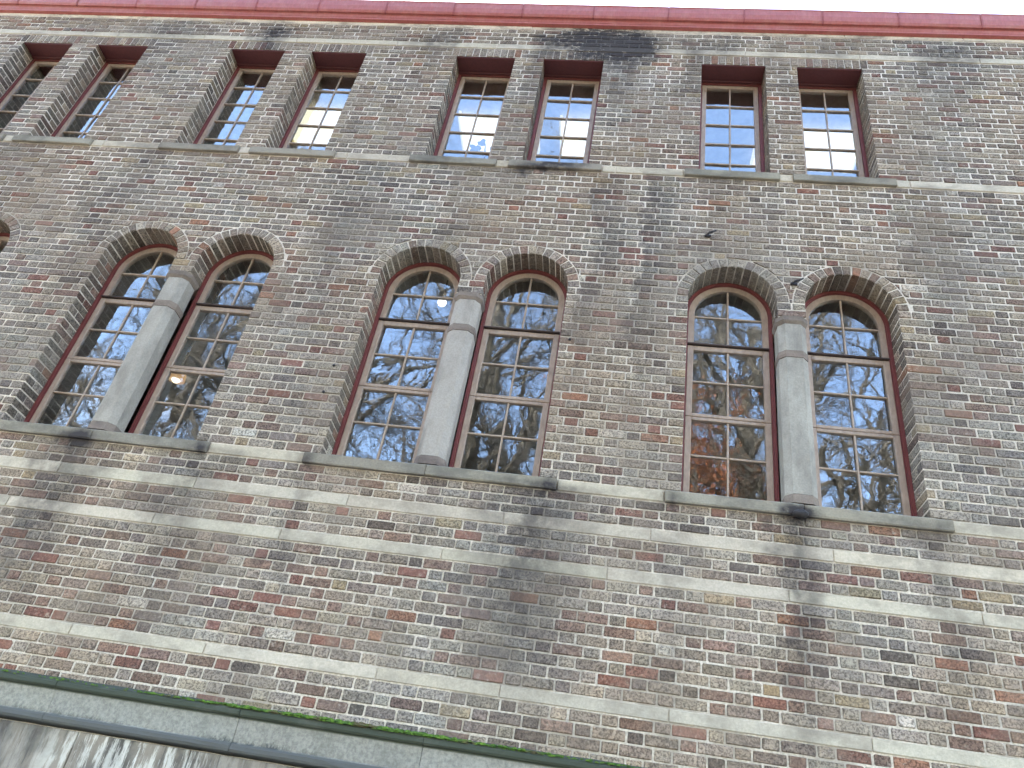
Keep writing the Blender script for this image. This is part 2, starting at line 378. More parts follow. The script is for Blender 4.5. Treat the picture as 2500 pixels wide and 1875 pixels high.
def in_opening(x, z):
    for k in PAIRS:
        u = x - P * k
        if Z_SILL < z < Z_CAP and AL[0] < u < AR[1]: return True
        if Z_CAP < z < Z_SPR and (AL[0] < u < AL[1] or AR[0] < u < AR[1]): return True
        if Z_SPR < z < Z_TOP + 0.02 and (AL[0] < u < AL[1] or AR[0] < u < AR[1]): return 'arch'
        if U0 < z < U1 and (UL[0] < u < UL[1] or UR[0] < u < UR[1]): return True
    return False
def wall_mesh():
    mb = MB(); e = 0.004        # mortar of the reveals lies a little behind the brick sides
    def q(a, b, c, d): mb.add([a, b, c, d], [(0, 1, 2, 3)])
    xs = {XMIN, XMAX}
    for k in PAIRS:
        for v in (*AL, *AR, *UL, *UR): xs.add(P * k + v)
    xs = sorted(xs); zs = [0.0, Z_SILL, Z_CAP, Z_SPR, Z_TOP + 0.02, U0, U1, 9.95]
    for yy in (Y_M, 0.34):
        for i in range(len(xs) - 1):
            for j in range(len(zs) - 1):
                xa, xb, za, zb = xs[i], xs[i + 1], zs[j], zs[j + 1]
                if not in_opening((xa + xb) / 2, (za + zb) / 2):
                    q((xa, yy, za), (xb, yy, za), (xb, yy, zb), (xa, yy, zb))
        for (k, s, cx) in arches:
            N = 32
            for i in range(N):
                a0, a1 = math.pi * i / N, math.pi * (i + 1) / N
                p0 = (cx + RAD * math.cos(a0), Z_SPR + RAD * math.sin(a0)); p1 = (cx + RAD * math.cos(a1), Z_SPR + RAD * math.sin(a1))
                zt = Z_TOP + 0.02
                q((p1[0], yy, p1[1]), (p0[0], yy, p0[1]), (p0[0], yy, zt), (p1[0], yy, zt))
    ya, yb = Y_M, 0.34
    for k in PAIRS:
        o = P * k
        for (x, za, zb, sg) in ((AL[0], Z_SILL, Z_SPR, -1), (AR[1], Z_SILL, Z_SPR, 1), (AL[1], Z_CAP, Z_SPR, 1), (AR[0], Z_CAP, Z_SPR, -1),
                                (UL[0], U0, U1, -1), (UL[1], U0, U1, 1), (UR[0], U0, U1, -1), (UR[1], U0, U1, 1)):
            xx = o + x + sg * e
            q((xx, ya, za), (xx, yb, za), (xx, yb, zb), (xx, ya, zb))
        for (xa, xb, z) in ((AL[0], AR[1], Z_SILL), (AL[1], AR[0], Z_CAP), (UL[0], UL[1], U0), (UR[0], UR[1], U0), (UL[0], UL[1], U1 + .03), (UR[0], UR[1], U1 + .03)):
            q((o + xa, ya, z), (o + xb, ya, z), (o + xb, yb, z), (o + xa, yb, z))
    for (k, s, cx) in arches:
        N = 32; rr = RAD + e
        for i in range(N):
            a0, a1 = math.pi * i / N, math.pi * (i + 1) / N
            c0, s0, c1, s1 = math.cos(a0), math.sin(a0), math.cos(a1), math.sin(a1)
            q((cx + rr * c0, ya, Z_SPR + rr * s0), (cx + rr * c0, yb, Z_SPR + rr * s0), (cx + rr * c1, yb, Z_SPR + rr * s1), (cx + rr * c1, ya, Z_SPR + rr * s1))
    return mb
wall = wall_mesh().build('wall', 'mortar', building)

# rest of the shell: back, sides, roof, floors
mb = MB(); mb.box(XMIN, XMIN + .3, 0.35, 9, 0, 9.9); mb.build('side_wall', 'brick', building)
mb = MB(); mb.box(XMAX - .3, XMAX, 0.35, 9, 0, 9.9); mb.build('side_wall', 'brick', building)
mb = MB(); mb.box(XMIN + .3, XMAX - .3, 8.7, 9, 0, 9.9); mb.build('back_wall', 'brick', building)
mb = MB(); mb.box(XMIN, XMAX, 0.0, 9, 9.955, 10.05); mb.build('roof', 'roof', building)
mb = MB(); mb.box(XMIN + .3, XMAX - .3, .345, 8.7, 7.05, 7.35); mb.build('floor_slab', 'inside', building)
mb = MB(); mb.box(XMIN + .3, XMAX - .3, .345, 8.7, 3.6, 3.8); mb.build('floor_slab', 'inside', building)
mb = MB(); mb.box(XMIN + .3, XMAX - .3, .345, 8.7, 9.78, 9.94); mb.build('ceiling', 'inside', building)

# ------------------------------------------------------------------ bricks
PALETTE = [((152, 145, 136), .30, .2), ((142, 133, 124), .21, .3), ((129, 120, 114), .13, .4), ((162, 154, 142), .08, .2), ((138, 118, 109), .09, .5),
           ((130, 98, 89), .055, .6), ((144, 110, 93), .02, .6), ((106, 98, 93), .035, .5), ((126, 108, 99), .06, .5), ((153, 140, 118), .025, .4), ((184, 180, 172), .008, .1)]
PC = [p[0] for p in PALETTE]; PW = np.array([p[1] for p in PALETTE]); PR = [p[2] for p in PALETTE]
def brick_tint(z=5.0, pale=1.0):
    w = PW.copy()
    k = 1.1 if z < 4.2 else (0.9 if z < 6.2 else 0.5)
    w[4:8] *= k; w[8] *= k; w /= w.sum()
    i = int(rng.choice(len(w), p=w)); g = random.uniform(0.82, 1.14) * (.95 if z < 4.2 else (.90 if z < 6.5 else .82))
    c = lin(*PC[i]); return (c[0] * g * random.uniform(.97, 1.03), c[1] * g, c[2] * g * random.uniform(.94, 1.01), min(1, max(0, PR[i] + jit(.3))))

S_LEN, H_LEN, JOINT = 0.206, 0.105, 0.0122
PER = S_LEN + H_LEN
ZONES = [(2.665 - 4 * 0.075, 2.665, 4), (2.748, 3.50, 10), (3.589, 3.81, 3), (3.905, 4.113, 3), (4.208, 6.045, 24), (6.045, 7.517, 20), (7.616, 9.475, 25), (9.57, 9.865, 4)]
def solid_segments(z0, z1):
    zc = (z0 + z1) / 2; blocked = []
    for k in PAIRS:
        o = P * k
        if Z_SILL < zc < Z_CAP: blocked.append((o + AL[0], o + AR[1], 1))
        elif Z_CAP < zc < Z_SPR: blocked += [(o + AL[0], o + AL[1], 1), (o + AR[0], o + AR[1], 1)]
        if U0 < zc < U1: blocked += [(o + UL[0], o + UL[1], 1), (o + UR[0], o + UR[1], 1)]
        elif U1 < zc < 9.475: blocked += [(o + UL[0] - .06, o + UL[1] + .06, 0), (o + UR[0] - .06, o + UR[1] + .06, 0)]
    blocked.sort(); segs = []; x = XMIN; ejL = 0
    for a, b, j in blocked:
        segs.append((x, a, ejL, j)); x = b; ejL = j
    segs.append((x, XMAX, ejL, 0)); return segs
def arc_top(x, gap):
    t = -1.0
    for (k, s, cx) in arches:
        d = abs(x - cx); ro = RAD + RING + gap
        if d < ro: t = max(t, Z_SPR + math.sqrt(ro * ro - d * d))
    return t
def rect_outline(x0, x1, z0, z1):
    c = random.uniform(0.002, 0.006); j = 0.0011; w = x1 - x0; p = []
    worn = random.random() < 0.07
    for (x, z, sx, sz) in ((x0, z0, 1, 1), (x1, z0, -1, 1), (x1, z1, -1, -1), (x0, z1, 1, -1)):
        cc = c * (random.uniform(1.5, 3.2) if worn and random.random() < .5 else random.uniform(.6, 1.4))
        a = (x + sx * jit(.001), z + sz * cc); b = (x + sx * cc, z + sz * jit(.001))
        p += [a, b] if (sx, sz) in ((1, 1), (-1, -1)) else [b, a]
    if w > .14:
        p.insert(2, ((x0 + x1) / 2 + jit(.04), z0 + jit(j))); p.insert(7, ((x0 + x1) / 2 + jit(.04), z1 + jit(j)))
    return [(x + jit(j), z + jit(j)) for x, z in p]

BR = []          # (outline, y_face, y_back, tint, centre)
JAMB = MB()
for zi, (za, zb, n) in enumerate(ZONES):
    h = (zb - za) / n
    for j in range(n):
        z0, z1 = za + j * h, za + (j + 1) * h
        drift = jit(.012)
        off = 0.0495 - H_LEN / 2 + (PER / 2 if (j + zi) % 2 else 0.0) + drift
        for (a, b, ea, eb) in solid_segments(z0, z1):
            k0 = int((a - off) / PER) - 2; cuts = []
            k = k0
            while True:
                base = off + k * PER
                if base > b: break
                for c in (base, base + H_LEN):
                    cc = c + jit(.004)
                    if a + .055 < cc < b - .055: cuts.append(cc)
                k += 1
            e = [a] + sorted(cuts) + [b]
            for i in range(len(e) - 1):
                jambL, jambR = ea and i == 0, eb and i == len(e) - 2
                x0 = e[i] + (0 if jambL else JOINT / 2 + jit(.0015)); x1 = e[i + 1] - (0 if jambR else JOINT / 2 + jit(.0015))
                if x1 - x0 < .02: continue
                px, py = pix((x0 + x1) / 2, 0, (z0 + z1) / 2)
                if not (-420 < px < 2920 and -60 < py < 2300): continue
                jz = JOINT / 2 + (.0012 if z0 > 6 else 0); zz0, zz1 = z0 + jz + jit(.0015), z1 - jz + jit(.0015)
                yf = -0.0025 + jit(.0028); tint = brick_tint(zz0)
                NS = 36; tops = [arc_top(x0 + (x1 - x0) * t / NS, .008) for t in range(NS + 1)] if Z_SPR + .01 < z1 and z0 < Z_TOP + RING + .02 else [-1] * (NS + 1)
                if max(tops) < zz0:
                    deep = 0.0115
                    if jambL or jambR:
                        long_side = (j % 2 == 0); deep = 0.208 if long_side else 0.100
                        if not long_side:
                            xa, xb = (x0, x0 + .09) if jambL else (x1 - .09, x1)
                            JAMB.box(xa, xb, 0.110, 0.214, zz0, zz1, .003, brick_tint(zz0))
                    BR.append((rect_outline(x0, x1, zz0, zz1), yf, deep, tint, ((x0 + x1) / 2, (z0 + z1) / 2)))
                else:      # brick cut to the curve of an arch
                    runs = []; cur = []
                    for t in range(NS + 1):
                        x = x0 + (x1 - x0) * t / NS; lo = max(zz0, tops[t])
                        if lo < zz1 - .006: cur.append((x, lo))
                        elif cur: runs.append(cur); cur = []
                    if cur: runs.append(cur)
                    for r in runs:
                        if len(r) < 3 or r[-1][0] - r[0][0] < .022: continue
                        r = r[::3] + ([r[-1]] if (len(r) - 1) % 3 else [])
                        pts = r + [(r[-1][0], zz1), (r[0][0], zz1)]
                        BR.append((pts, yf, 0.0115, tint, ((r[0][0] + r[-1][0]) / 2, (z0 + z1) / 2)))
def area(b):
    q = [pix(x, 0, z) for x, z in b[0]]; cx = sum(p[0] for p in q) / len(q); cy = sum(p[1] for p in q) / len(q)
    if not (0 < cx < 2500 and 0 < cy < 1875): return 0
    return abs(sum(q[i][0] * q[(i + 1) % len(q)][1] - q[(i + 1) % len(q)][0] * q[i][1] for i in range(len(q)))) / 2
BR.sort(key=area, reverse=True)
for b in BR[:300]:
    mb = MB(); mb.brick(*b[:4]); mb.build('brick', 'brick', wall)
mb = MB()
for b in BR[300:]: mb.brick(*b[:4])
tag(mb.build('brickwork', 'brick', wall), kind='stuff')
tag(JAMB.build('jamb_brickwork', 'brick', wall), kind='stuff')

# arches of header bricks
for (k, s, cx) in arches:
    arch = empty('arch', building, (cx, 0, Z_SPR))
    N = 17
    for i in range(N):
        a = math.pi * (i + .5) / N + jit(.008)
        ri, ro = RAD + jit(.002), RAD + RING - .004 + jit(.004)
        wi = math.pi * RAD / N / 2 - .0035; wo = wi + .0045
        ca, sa = math.cos(a), math.sin(a)
        P2 = lambda r, t: (r * ca - t * sa, r * sa + t * ca)
        c = .004
        pts = [P2(ri, -wi + c), P2(ri + c, -wi), P2(ro - c, -wo), P2(ro, -wo + c), P2(ro, wo - c), P2(ro - c, wo), P2(ri + c, wi), P2(ri, wi - c)]
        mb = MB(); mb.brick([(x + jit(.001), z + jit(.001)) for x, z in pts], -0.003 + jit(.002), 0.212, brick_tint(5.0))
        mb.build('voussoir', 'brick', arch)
# cut fillers between the two arches of a pair
for k in PAIRS:
    for (za_, zb_) in ((.004, .036), (.045, .105), (.115, .150)):
        f = lambda d: .016 + (RAD + RING) - math.sqrt((RAD + RING + .007) ** 2 - d * d)
        c = P * k + .775; mb = MB()
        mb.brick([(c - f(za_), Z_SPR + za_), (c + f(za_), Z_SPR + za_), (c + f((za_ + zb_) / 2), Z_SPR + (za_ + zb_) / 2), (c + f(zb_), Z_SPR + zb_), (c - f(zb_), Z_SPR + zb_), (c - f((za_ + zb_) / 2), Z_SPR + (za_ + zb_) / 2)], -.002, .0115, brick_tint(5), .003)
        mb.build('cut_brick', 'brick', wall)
# flat brick-on-edge heads over the square windows
for (k, s, xa, xb) in uppers:
    lin_o = empty('lintel', building, ((xa + xb) / 2, 0, 9.4)); w = xb - xa + .12; n = 10; x0 = -w / 2
    for i in range(n):
        a, b = x0 + w * i / n + .005, x0 + w * (i + 1) / n - .005
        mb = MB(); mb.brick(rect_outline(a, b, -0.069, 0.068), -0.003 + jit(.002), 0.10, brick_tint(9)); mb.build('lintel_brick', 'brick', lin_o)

# ------------------------------------------------------------------ stone bands, sills
def stone_box(mb, x0, x1, y0, y1, z0, z1, bev, tint):
    n0 = len(mb.v); mb.box(x0, x1, y0, y1, z0, z1, bev, tint)
    mb.v[n0:] = [(x + jit(.001), y + jit(.0008), z + jit(.001)) for x, y, z in mb.v[n0:]]
def grey(a=.12):
    g = random.uniform(1 - a, 1 + a * .6); return (g * random.uniform(.98, 1.02), g, g * random.uniform(.97, 1.02), .5)
def band(name, joints, z0, z1, proud=0.005):
    o = empty(name, building, (0, 0, z0))
    e = [XMIN] + [x for x in joints if XMIN + .3 < x < XMAX - .3] + [XMAX]
    for a, b in zip(e[:-1], e[1:]):
        mb = MB(); stone_box(mb, a + .0025, b - .0025, -proud + jit(.0015), .06, .004, z1 - z0 - .004, .004, grey())
        mb.build('band_stone', 'band', o)
band('stone_band', [-11, -9.9, -8.8, -7.7, -6.6, -5.85, -4.70, -3.59, -2.41, -1.27, -0.25, 0.95, 2.15, 3.2, 4.3], 3.81, 3.905)
band('stone_band', [-11, -9.8, -8.6, -7.4, -6.1, -4.96, -3.79, -2.82, -1.65, -0.52, 0.65, 1.82, 3.0, 4.1], 3.50, 3.589)
band('stone_band', [-11, -9.8, -8.6, -7.4, -6.2, -5.1, -4.02, -3.06, -1.90, -1.11, -0.08, 1.08, 2.2, 3.3, 4.3], 2.665, 2.748)
band('stone_band', [-10.4, -9.2, -8.0, -6.85, -5.75, -4.6, -3.4, -2.25, -0.55, 0.45, 1.62, 2.8, 4.0], 9.475, 9.57, .006)
band('wall_top_course', [-10.4, -9.2, -7.9, -6.6, -5.4, -4.3, -3.1, -1.9, -0.8, 0.3, 1.5, 2.7, 3.9], 9.868, 9.95, .004)
for o in bpy.data.objects['wall_top_course'].children: o.data.materials[0] = M['bed']

def sill(mb, x0, x1, zt, zb, lug, depth_in):      # weathered sill: slope back up to the frame, worn nose
    prof = [(-0.030, zb + .012), (-0.026, zb + .002), (0.05, zb + .002), (depth_in, zb + .002), (depth_in, zt + .030), (0.02, zt + .004), (-0.022, zt - .006), (-0.030, zt - .014)]
    n = max(3, int((x1 - x0) / .12)); v = []; f = []; m = len(prof)
    for i in range(n + 1):
        x = x0 + (x1 - x0) * i / n
        for (y, z) in prof:
            w = .0022 if y < 0 else 0
            v.append((x, y + jit(w), z + jit(w)))
    for i in range(n):
        for q in range(m): f.append((i * m + q, (i + 1) * m + q, (i + 1) * m + (q + 1) % m, i * m + (q + 1) % m))
    f += [tuple(range(m)), tuple(n * m + q for q in range(m - 1, -1, -1))]
    mb.add(v, f, grey(.15))
low_sills = empty('sill_band', building, (0, 0, 4.113)); up_sills = empty('sill_band', building, (0, 0, 7.517))
prev = XMIN
for k in PAIRS:
    o = P * k
    for (a, b) in ((-0.165, 0.772), (0.776, 1.735)):
        mb = MB(); sill(mb, o + a, o + b, 4.208 - 4.113, 0, 0, .33); mb.build('window_sill', 'sill', low_sills)
    xs = [prev, o - 0.168] if prev > XMIN else [XMIN, -10.2, o - 0.168]
    for a, b in zip(xs[:-1], xs[1:]):
        mb = MB(); stone_box(mb, a + .003, b - .003, -.006, .06, .005, .091, .006, grey()); mb.build('band_stone', 'band', low_sills)
    prev = o + 1.738
for a, b in ((prev, 2.9), (2.9, 4.1), (4.1, XMAX)):
    mb = MB(); stone_box(mb, a + .003, b - .003, -.006, .06, .005, .091, .006, grey()); mb.build('band_stone', 'band', low_sills)
prev = XMIN
for k in PAIRS:
    o = P * k
    for (a, b) in ((-0.13, 0.735), (0.86, 1.76)):
        mb = MB(); sill(mb, o + a, o + b, .097, 0, 0, .33); mb.build('window_sill', 'sill', up_sills)
    mb = MB(); stone_box(mb, o + .738, o + .857, -.008, .06, .004, .094, .006, grey()); mb.build('band_stone', 'band', up_sills)
    e = o - .133
    xs = [prev, prev + .13, e] if prev > XMIN else [XMIN, -10, -9, e]
    for a, b in zip(xs[:-1], xs[1:]):
        mb = MB(); stone_box(mb, a + .003, b - .003, -.007, .06, .004, .094, .006, grey()); mb.build('band_stone', 'band', up_sills)
    prev = o + 1.763
for a, b in ((prev, prev + .12), (prev + .12, 3.1), (3.1, 4.2), (4.2, XMAX)):
    mb = MB(); stone_box(mb, a + .003, b - .003, -.007, .06, .004, .094, .006, grey()); mb.build('band_stone', 'band', up_sills)

# ------------------------------------------------------------------ octagonal columns between the arched windows
def octa(hw, y0, y1, ch):
    return [(-hw + ch, y0), (hw - ch, y0), (hw, y0 + ch), (hw, y1 - ch), (hw - ch, y1), (-hw + ch, y1), (-hw, y1 - ch), (-hw, y0 + ch)]
def loft(mb, sections, tint):
    v = []; f = []; m = 8
    for (z, hw, y0, y1, ch) in sections: v += [(x + jit(.0008), y + jit(.0008), z) for x, y in octa(hw, y0, y1, ch)]
    for i in range(len(sections) - 1):
        for q in range(m): f.append((i * m + q, i * m + (q + 1) % m, (i + 1) * m + (q + 1) % m, (i + 1) * m + q))
    f += [tuple(range(m - 1, -1, -1)), tuple((len(sections) - 1) * m + q for q in range(m))]
    mb.add(v, f, tint)
for k in PAIRS:
    c = empty('column', building, (P * k + .775, 0, 4.21))
    A = lambda hw, z, d=0, ch=.048: (z - 4.21, hw, -.012 - d, .205 + d, ch)
    t = grey(.06)
    mb = MB(); loft(mb, [A(.117, 4.215, .004), A(.116, 4.262, .003), A(.113, 4.285)], t); mb.build('base', 'collar', c)
    mb = MB(); loft(mb, [A(.112, 4.287), A(.112, 4.9), A(.110, 5.478)], t); mb.build('shaft', 'column', c)
    mb = MB(); loft(mb, [A(.113, 5.481, .003), A(.116, 5.51, .005), A(.113, 5.545, .003)], grey(.06)); mb.build('collar', 'collar', c)
    mb = MB(); loft(mb, [A(.110, 5.548), A(.110, 5.814)], t); mb.build('shaft', 'column', c)
    mb = MB(); loft(mb, [A(.111, 5.816, .0), A(.121, 5.836, .010), A(.125, 5.844, .014), A(.125, 5.886, .014)], grey(.06)); mb.build('capital', 'collar', c)

# ------------------------------------------------------------------ windows
def pane(parent, pts, yg, box=True):
    cx = sum(p[0] for p in pts) / len(pts); cz = sum(p[1] for p in pts) / len(pts)
    a, b = random.gauss(0, .011), random.gauss(0, .011)
    n = len(pts); v = []
    for dy in (0, .004): v += [(x, yg + dy + a * (x - cx) + b * (z - cz), z) for x, z in pts]
    f = [tuple(range(n)), tuple(range(2 * n - 1, n - 1, -1))] + [(i, (i + 1) % n, n + (i + 1) % n, n + i) for i in range(n)]
    area2 = sum(pts[i][0] * pts[(i + 1) % n][1] - pts[(i + 1) % n][0] * pts[i][1] for i in range(n))
    if area2 < 0: f = [tuple(reversed(q)) for q in f]
    f = [f[0], f[1]] + [tuple(reversed(q)) for q in f[2:]]
    mb = MB(); mb.add(v, f); return mb.build('pane', 'glass', parent, recalc=False)
def rect(x0, x1, z0, z1): return [(x0, z0), (x1, z0), (x1, z1), (x0, z1)]

def upper_window(xa, xb):
    w = xb - xa; h = U1 - U0; mb = MB(); B = .0025
    mb.box(0, .034, Y_FR, .31, 0, h - .045, B); mb.box(w - .034, w, Y_FR, .31, 0, h - .045, B); mb.box(0, w, Y_FR, .31, h - .044, h, B); mb.box(.035, w - .035, Y_FR + .005, .31, .0, .03, B)
    o = mb.build('window', 'red', building); o.location = (xa, 0, U0)
    mb = MB(); mb.box(.0, w, .012, Y_FR - .002, h - .012, h + .006, .002); mb.box(.0, w, Y_FR - .03, Y_FR - .004, h - .03, h - .0125, .004)
    mb.build('soffit_board', 'soffit', o)
    x0, x1, z0, z1 = .036, w - .036, .032, h - .047; f = .047; y0, y1 = .228, .272
    mb = MB(); mb.box(x0, x0 + f, y0, y1, z0, z1, .004); mb.box(x1 - f, x1, y0, y1, z0, z1, .004)
    mb.box(x0 + f, x1 - f, y0, y1, z1 - f, z1, .004); mb.box(x0 + f, x1 - f, y0, y1, z0, z0 + .055, .004)
    mb.build('sash', 'beige', o)
    gx0, gx1, gz0, gz1 = x0 + f, x1 - f, z0 + .055, z1 - f; xm = (gx0 + gx1) / 2
    mb = MB(); mb.box(xm - .008, xm + .008, .236, .264, gz0, gz1, .003); mb.build('glazing_bar', 'bar', o)
    rows = 5; zs = [gz0 + (gz1 - gz0) * i / rows for i in range(rows + 1)]
    for z in zs[1:-1]:
        mb = MB(); mb.box(gx0, xm - .009, .232, .266, z - .009, z + .009, .003); mb.box(xm + .009, gx1, .232, .266, z - .009, z + .009, .003); mb.build('glazing_bar', 'bar', o)
    for i in range(rows):
        for (a, b) in ((gx0 + .001, xm - .009), (xm + .009, gx1 - .001)):
            pane(o, rect(a, b, zs[i] + .0095, zs[i + 1] - .0095), .248)
    return o
for (k, s, xa, xb) in uppers: upper_window(xa, xb)

def arch_path(w, z0, n=28):
    r = RAD - w
    return [(-r, z0)] + [(-r * math.cos(math.pi * i / n), Z_SPR - Z_SILL + r * math.sin(math.pi * i / n)) for i in range(n + 1)] + [(r, z0)]
def arch_band(mb, w0, w1, z0, y0, y1):
    a, b = arch_path(w0, z0), arch_path(w1, z0); n = len(a)
    v = [(x, y0, z) for x, z in a] + [(x, y0, z) for x, z in b] + [(x, y1, z) for x, z in a] + [(x, y1, z) for x, z in b]; f = []
    for i in range(n - 1):
        f += [(i, i + 1, n + i + 1, n + i), (2 * n + i, 3 * n + i, 3 * n + i + 1, 2 * n + i + 1), (i, 2 * n + i, 2 * n + i + 1, i + 1), (n + i, n + i + 1, 3 * n + i + 1, 3 * n + i)]
    for i in (0, n - 1): f.append((i, n + i, 3 * n + i, 2 * n + i))
    mb.add(v, f)
def arched_window(cx):
    mb = MB(); arch_band(mb, 0.001, .024, .0, Y_FR - .01, .31); arch_band(mb, .024, .030, .0, Y_FR + .008, .31)
    o = mb.build('window', 'red', building); o.location = (cx, 0, Z_SILL)
    H = lambda z: z - Z_SILL
    y0, y1 = .226, .272; R1 = RAD - .031; f = .050
    mb = MB(); arch_band(mb, .031, .031 + f, H(5.722), y0, y1)                     # arched top light
    mb.box(-R1 + f, R1 - f, y0 + .004, y1, H(5.722), H(5.738), .003); mb.build('sash', 'beige', o)
    mb = MB(); mb.box(-R1, R1, .206, .240, H(5.708), H(5.7205), .003); mb.build('drip_rail', 'drip', o)
    def sash(za, zb, top, bot):
        mb = MB(); mb.box(-R1, -R1 + f, y0, y1, H(za), H(zb), .004); mb.box(R1 - f, R1, y0, y1, H(za), H(zb), .004)
        mb.box(-R1 + f, R1 - f, y0 + .001, y1, H(zb) - top, H(zb), .004); mb.box(-R1 + f, R1 - f, y0 + .001, y1, H(za), H(za) + bot, .004)
        mb.build('sash', 'beige', o)
    sash(5.004, 5.702, .047, .030); sash(4.222, 5.000, .030, .105)
    g = R1 - f
    def vbar(za, zb): mb = MB(); mb.box(-.008, .008, .236, .264, H(za), H(zb), .003); mb.build('glazing_bar', 'bar', o)
    def hbar(z):
        mb = MB(); mb.box(-g, -.009, .232, .266, H(z) - .008, H(z) + .008, .003); mb.box(.009, g, .232, .266, H(z) - .008, H(z) + .008, .003); mb.build('glazing_bar', 'bar', o)
    vbar(5.738, Z_SPR + g); vbar(5.034, 5.655); vbar(4.327, 4.970)
    for z in (6.02, 5.342, 4.655): hbar(z)
    for sg in (-1, 1):
        a, b = (-g + .001, -.009) if sg < 0 else (.009, g - .001)
        for (za, zb) in ((5.739, 6.0115), (5.351, 5.654), (5.035, 5.333), (4.664, 4.969), (4.328, 4.646)):
            pane(o, rect(a, b, H(za), H(zb)), .248)
        r = g + .004; zb0 = H(6.0285); pts = [(sg * .009, zb0)]
        arc = [(sg * r * math.cos(t), H(Z_SPR) + r * math.sin(t)) for t in [i * (math.pi / 2 - .03) / 10 for i in range(11)]]
        pts += [(sg * r, zb0)] + arc + [(sg * .009, arc[-1][1])]
        pane(o, pts, .248)
    return o
for (k, s, cx) in arches: arched_window(cx)

# ------------------------------------------------------------------ eaves: painted mouldings and seamed gutter
def extrude_x(mb, prof, x0, x1, n=1, j=0.0, tint=(1, 1, 1, .5)):
    m = len(prof); v = []; f = []
    for i in range(n + 1):
        x = x0 + (x1 - x0) * i / n
        v += [(x, y + jit(j), z + jit(j)) for y, z in prof]
    for i in range(n):
        for q in range(m): f.append((i * m + q, (i + 1) * m + q, (i + 1) * m + (q + 1) % m, i * m + (q + 1) % m))
    f += [tuple(range(m)), tuple(n * m + q for q in range(m - 1, -1, -1))]
    mb.add(v, f, tint)
eaves = empty('eaves', building, (0, 0, 9.93))
mb = MB(); extrude_x(mb, [(-.004 - .004, -.012), (-.045, -.010), (-.047, .012), (-.052, .016), (-.060, .050), (-.07, .054), (.02, .054), (.02, -.012)], XMIN, XMAX, 30, .0012)
mb.build('fascia_moulding', 'gutter', eaves)
SEAMS = [-7.59 - .81 * i for i in range(5, 0, -1)] + [-7.59, -6.80, -6.03, -5.25, -4.47, -3.64, -2.83, -2.03, -1.22, -.39, .43, 1.26, 2.04, 2.87, 3.68, 4.49]
e = [XMIN] + SEAMS + [XMAX]
for i, (a, b) in enumerate(zip(e[:-1], e[1:])):
    dz = jit(.003)
    mb = MB(); extrude_x(mb, [(-.066, .060 + dz), (-.088, .058 + dz), (-.104, .085 + dz), (-.118, .150 + dz), (-.124, .232 + dz), (-.132, .240 + dz), (-.128, .250 + dz), (-.10, .250 + dz), (-.09, .09 + dz), (.05, .075 + dz), (.05, .060 + dz)], a + .002, b - .002, 4, .0012)
    mb.build('gutter_panel', 'gutter', eaves)
    if b < XMAX:
        mb = MB(); extrude_x(mb, [(-.068, .054), (-.092, .052), (-.109, .083), (-.124, .149), (-.130, .232), (-.126, .234), (-.112, .150), (-.098, .090), (-.068, .066)], b - .009, b + .009)
        mb.build('gutter_seam', 'seam', eaves)
mb = MB(); mb.box(XMIN, XMAX, -.02, .4, .135, .19); mb.build('gutter_lining', 'roof', eaves)

# ------------------------------------------------------------------ moulded stone plinth with moss
plinth = empty('plinth', building, (0, 0, 0))
def za(zp, y): return 1.55 + (zp - 1.55) * (5.07 + y) / 5.07
PROF = [(.05, 2.405), (-.02, 2.400), (-.088, za(2.386, -.09)), (-.098, za(2.374, -.1)), (-.100, za(2.352, -.1)), (-.092, za(2.340, -.092)), (-.074, za(2.335, -.074)),
        (-.066, za(2.19, -.066)), (-.078, za(2.185, -.078)), (-.086, za(2.172, -.086)), (-.086, za(2.152, -.086)), (-.078, za(2.138, -.078)), (-.058, za(2.130, -.058)), (.05, 2.11)]
J1 = [-11, -9.7, -8.4, -7.1, -5.9, -4.9, -3.88, -2.65, -1.5, -.3, .9, 2.1, 3.3, 4.4]
e = [XMIN] + J1 + [XMAX]
for a, b in zip(e[:-1], e[1:]):
    mb = MB(); extrude_x(mb, PROF, a + .0016, b - .0016, 10, .0018, grey(.08)); mb.build('plinth_stone', 'plinth', plinth)
J2 = [-11, -10.2, -9.4, -8.6, -7.8, -7, -6.2, -5.3, -4.4, -3.63, -2.89, -2.1, -1.2, -.3, .7, 1.6, 2.5, 3.4, 4.3]
for r, (z0, z1) in enumerate(((1.60, 2.105), (1.10, 1.594), (.60, 1.094), (0.0, .594))):
    e = [XMIN] + [x + .4 * (r % 2) for x in J2] + [XMAX]
    for a, b in zip(e[:-1], e[1:]):
        mb = MB(); stone_box(mb, a + .003, b - .003, -.052 + jit(.002), .0, z0, z1, .005, grey(.15)); mb.build('ashlar_block', 'plinth', plinth)
mb = MB()       # moss cushions along the ledge
x = -6.0
while x < .6:
    dens = .22 + .95 * math.exp(-((x + 1.9) / 1.0) ** 2) + .2 * math.sin(3.1 * x) * math.sin(7.7 * x + 1)
    for _ in range(3):
        if random.random() < dens:
            r = random.uniform(.004, .010) * (1 + .9 * math.exp(-((x + 1.9) / 1.0) ** 2)); cx, cy, cz = x + jit(.02), -.092 + random.random() ** 1.5 * .06, 2.366 + random.random() * .014
            v = [(cx, cy, cz + r * 1.05)]; f = []
            for (rr, hh) in ((.62, .75), (1.0, .05)):
                for q in range(6):
                    a = q * math.pi / 3 + rr; k = r * rr * random.uniform(.75, 1.3); v.append((cx + k * 1.6 * math.cos(a), cy + k * math.sin(a), cz + r * hh))
            for q in range(6):
                q2 = (q + 1) % 6; f += [(0, 1 + q, 1 + q2), (1 + q, 7 + q, 7 + q2, 1 + q2)]
            mb.add(v, f)
    x += .006
